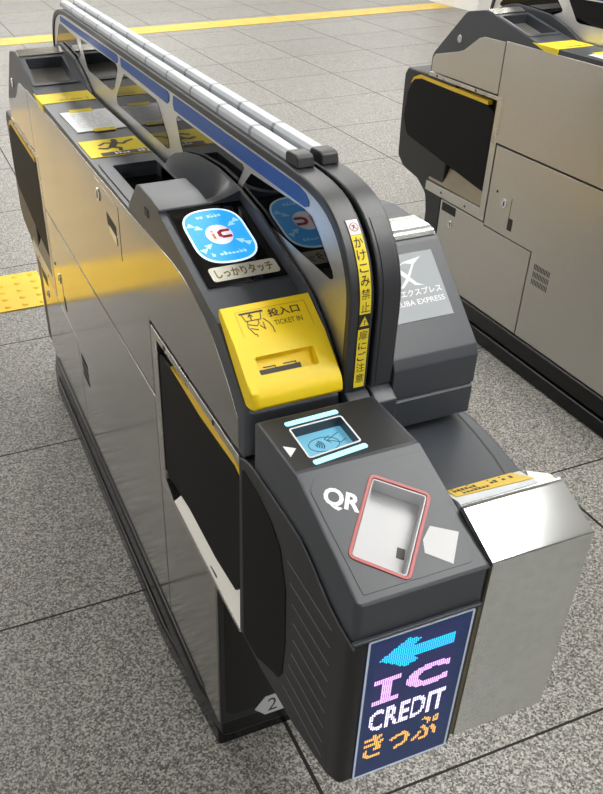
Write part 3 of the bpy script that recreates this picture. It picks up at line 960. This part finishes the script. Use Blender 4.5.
# floor of 0.6 m granite slabs
def floor_mat():
    m, nt, b = newmat('granite_slabs')
    L = nt.links.new
    tc = N(nt, 'ShaderNodeTexCoord'); sp = N(nt, 'ShaderNodeSeparateXYZ'); L(tc.outputs['Object'], sp.inputs[0])
    def ma(op, a, b_=None, c=None):
        n = N(nt, 'ShaderNodeMath', operation=op)
        for i, v in enumerate((a, b_, c)):
            if v is None: continue
            if isinstance(v, (int, float)): n.inputs[i].default_value = v
            else: L(v, n.inputs[i])
        return n.outputs[0]
    X, Y = sp.outputs[0], sp.outputs[1]
    near = ma('LESS_THAN', Y, 1.247)
    x = ma('DIVIDE', ma('ADD', ma('SUBTRACT', X, .482), ma('MULTIPLY', near, .062)), ma('MULTIPLY_ADD', near, .3, .6))
    y = ma('DIVIDE', ma('SUBTRACT', Y, .047), .6)
    fx, fy = ma('FRACT', x), ma('FRACT', y)
    ex = ma('MINIMUM', fx, ma('SUBTRACT', 1., fx)); ey = ma('MINIMUM', fy, ma('SUBTRACT', 1., fy))
    edge = ma('MINIMUM', ex, ey)
    joint = ma('LESS_THAN', edge, .0040)
    cb_ = N(nt, 'ShaderNodeCombineXYZ'); L(ma('FLOOR', x), cb_.inputs[0]); L(ma('FLOOR', y), cb_.inputs[1])
    wn = N(nt, 'ShaderNodeTexWhiteNoise', noise_dimensions='3D'); L(cb_.outputs[0], wn.inputs['Vector'])
    vo = N(nt, 'ShaderNodeTexVoronoi'); vo.inputs['Scale'].default_value = 320; L(tc.outputs['Object'], vo.inputs['Vector'])
    vs = N(nt, 'ShaderNodeSeparateColor'); L(vo.outputs['Color'], vs.inputs[0])
    n0 = N(nt, 'ShaderNodeTexNoise'); n0.inputs['Scale'].default_value = 120; n0.inputs['Detail'].default_value = 4; n0.inputs['Roughness'].default_value = .7; L(tc.outputs['Object'], n0.inputs['Vector'])
    grain = ma('ADD', ma('MULTIPLY', vs.outputs[0], .62), ma('MULTIPLY', n0.outputs['Fac'], .40))
    r1 = N(nt, 'ShaderNodeValToRGB')
    e = r1.color_ramp.elements
    e[0].position, e[0].color = .22, (.052, .051, .049, 1)
    e[1].position, e[1].color = .80, (.425, .407, .37, 1)
    k = e.new(.50); k.color = (.185, .181, .172, 1)
    L(grain, r1.inputs['Fac'])
    n2 = N(nt, 'ShaderNodeTexNoise'); n2.inputs['Scale'].default_value = 1.3; n2.inputs['Detail'].default_value = 5; L(tc.outputs['Object'], n2.inputs['Vector'])
    f = ma('ADD', ma('MULTIPLY', n2.outputs['Fac'], .35), ma('MULTIPLY_ADD', wn.outputs['Value'], .10, .78))
    mul = N(nt, 'ShaderNodeMix', data_type='RGBA', blend_type='MULTIPLY'); mul.inputs[0].default_value = 1
    cc = N(nt, 'ShaderNodeCombineColor'); [L(f, cc.inputs[i]) for i in range(3)]
    L(r1.outputs['Color'], mul.inputs[6]); L(cc.outputs[0], mul.inputs[7])
    mj = N(nt, 'ShaderNodeMix', data_type='RGBA'); L(joint, mj.inputs[0]); L(mul.outputs[2], mj.inputs[6]); mj.inputs[7].default_value = (.030, .028, .025, 1)
    L(mj.outputs[2], b.inputs['Base Color'])
    rr = ma('MULTIPLY_ADD', n2.outputs['Fac'], .25, .30)
    L(rr, b.inputs['Roughness'])
    L(ma('MULTIPLY_ADD', joint, -.42, .42), b.inputs['Specular IOR Level'])
    bp = N(nt, 'ShaderNodeBump'); bp.inputs['Strength'].default_value = .25; bp.inputs['Distance'].default_value = .002
    h = ma('SUBTRACT', ma('MULTIPLY', n0.outputs['Fac'], .12), joint)
    L(h, bp.inputs['Height']); L(bp.outputs['Normal'], b.inputs['Normal'])
    return m
bm = B()
bm.faces.new([bm.verts.new(p) for p in ((-8, -6, 0), (12, -6, 0), (12, 20, 0), (-8, 20, 0))])
struct('floor', bm, floor_mat())

M_TAC = plain('yellow_tactile', (.78, .50, .012), .5, var=.08, grain=.1)
M_TAC2 = plain('worn_yellow_tactile', (.66, .44, .06), .5, var=.12)
def tactile(bm, x0, y0, domes=True, w=.3):
    box(bm, x0 + .001, x0 + w - .001, y0 + .001, y0 + .299, 0, .004)
    if not domes: return
    for i in range(5):
        for j in range(5):
            cx, cy = x0 + w * (.1 + i * .2), y0 + .03 + j * .06
            lo = [V((cx + .0135 * math.cos(a), cy + .0135 * math.sin(a), .0039)) for a in [k * math.pi / 5 for k in range(10)]]
            hi = [V((cx + .007 * math.cos(a), cy + .007 * math.sin(a), .009)) for a in [k * math.pi / 5 for k in range(10)]]
            prism(bm, lo, hi)
bm = B()
for i in range(7): tactile(bm, .37 - .3 * (i + 1), 2.672)
struct('trim_1', bm, M_TAC)
bm = B()
for j in range(8): tactile(bm, -.27, 2.972 + .3 * j, False, .24); tactile(bm, -.03, 2.972 + .3 * j, False, .24)
struct('trim_3', bm, plain('ochre_floor_tiles', (.42, .30, .12), .45, var=.15))
bm = B()
for i in range(46): tactile(bm, -8.6 + .3 * i, 7.43, False)
struct('trim_2', bm, M_TAC2)

# white pillar at the far right
M_WALL = plain('white_pillar_paint', (.75, .74, .71), .6, var=.03)
bm = B(); pz(bm, rp(rect(5.22, 7.1, 6.1, 7.9), .03), 0, 2.95)
o = struct('wall_pillar', bm, M_WALL)

# ceiling with rows of strip lights
M_CEIL = plain('ceiling_panels', (.62, .60, .56), .8, var=.03)
bm = B(); box(bm, -8, 12, -6, 20, 2.95, 3.0)
struct('ceiling', bm, M_CEIL)
M_DIFF = plain('lit_diffuser', (.8, .8, .8), .5, emit=(1.0, .985, .95), estr=13.5)
M_DIFF2 = plain('bright_lit_diffuser', (.8, .8, .8), .5, emit=(1.0, .985, .95), estr=10.5)
M_TRAY = plain('white_enamel', (.8, .8, .78), .4)
def lamp(x, y0, y1, w, label):
    r = bpy.data.objects.new('ceiling_light', None); COL.objects.link(r); r.location = (x, (y0 + y1) / 2, 2.95)
    r['label'] = label; r['category'] = 'light'; r['group'] = 'strip lights on the ceiling'
    off = V(r.location)
    bm = B(); box(bm, x - w / 2 - .02, x + w / 2 + .02, y0 - .02, y1 + .02, 2.90, 2.95); part('tray', bm, M_TRAY, r, off=off)
    bm = B(); box(bm, x - w / 2, x + w / 2, y0, y1, 2.885, 2.90); part('diffuser', bm, M_DIFF2 if y0 > 2 else M_DIFF, r, off=off)
for x in (-3.6, 1.61, 6.8):
    for y0, y1 in ((-4.5, -2.0), (-.9, 1.6), (2.8, 5.3), (6.4, 8.9), (10., 12.5)):
        if x < 0 and y0 > 2: x = -.75
        lamp(x, y0, y1, .62, 'long white ceiling strip light above the ticket hall floor')

for y0, y1 in ((2.8, 5.3), (6.4, 8.9), (10., 12.5)):
    lamp(3.35, y0, y1, .5, 'long white ceiling strip light above the ticket hall floor')

# the bright open hall around
w = bpy.data.worlds.new('hall'); S.world = w; w.use_nodes = True
bg = w.node_tree.nodes['Background']
bg.inputs['Color'].default_value = (1.0, .985, .95, 1)
bg.inputs['Strength'].default_value = 1.0
nt = w.node_tree
tc = N(nt, 'ShaderNodeTexCoord'); sx = N(nt, 'ShaderNodeSeparateXYZ'); nt.links.new(tc.outputs['Generated'], sx.inputs[0])
mr = N(nt, 'ShaderNodeMapRange', interpolation_type='SMOOTHSTEP')
mr.inputs['From Min'].default_value = -.5; mr.inputs['From Max'].default_value = .9
mr.inputs['To Min'].default_value = .27; mr.inputs['To Max'].default_value = 1.7
mx_ = N(nt, 'ShaderNodeMath', operation='MULTIPLY_ADD'); mx_.inputs[1].default_value = .45; nt.links.new(sx.outputs[0], mx_.inputs[0]); nt.links.new(sx.outputs[1], mx_.inputs[2])
nt.links.new(mx_.outputs[0], mr.inputs['Value']); nt.links.new(mr.outputs['Result'], bg.inputs['Strength'])

# ------------------------------------------------------------------ camera
cam = bpy.data.cameras.new('camera'); co = bpy.data.objects.new('camera', cam); COL.objects.link(co)
Rm = ((.93235347, -.36127538, -.01403953), (-.21682231, -.5276417, -.82132961), (.28931833, .76881359, -.57028113))
rt, dn, fw = [V(r) for r in Rm]
mw = Matrix.Identity(4)
for i in range(3):
    mw[i][0], mw[i][1], mw[i][2] = rt[i], -dn[i], -fw[i]
mw[2][3] = 1.31
co.matrix_world = mw
cam.sensor_width = 36; cam.sensor_fit = 'AUTO'
cam.lens = 832.82 / 794 * 36
cam.shift_x = (301.5 - 225.5) / 794
cam.shift_y = (422.95 - 397) / 794
cam.clip_start = .02
S.camera = co

S.view_settings.view_transform = 'Standard'
S.view_settings.look = 'None'
S.view_settings.gamma = 1
S.view_settings.use_curve_mapping = False
S.view_settings.exposure = .18
S.cycles.use_denoising = True
S.cycles.max_bounces = 8
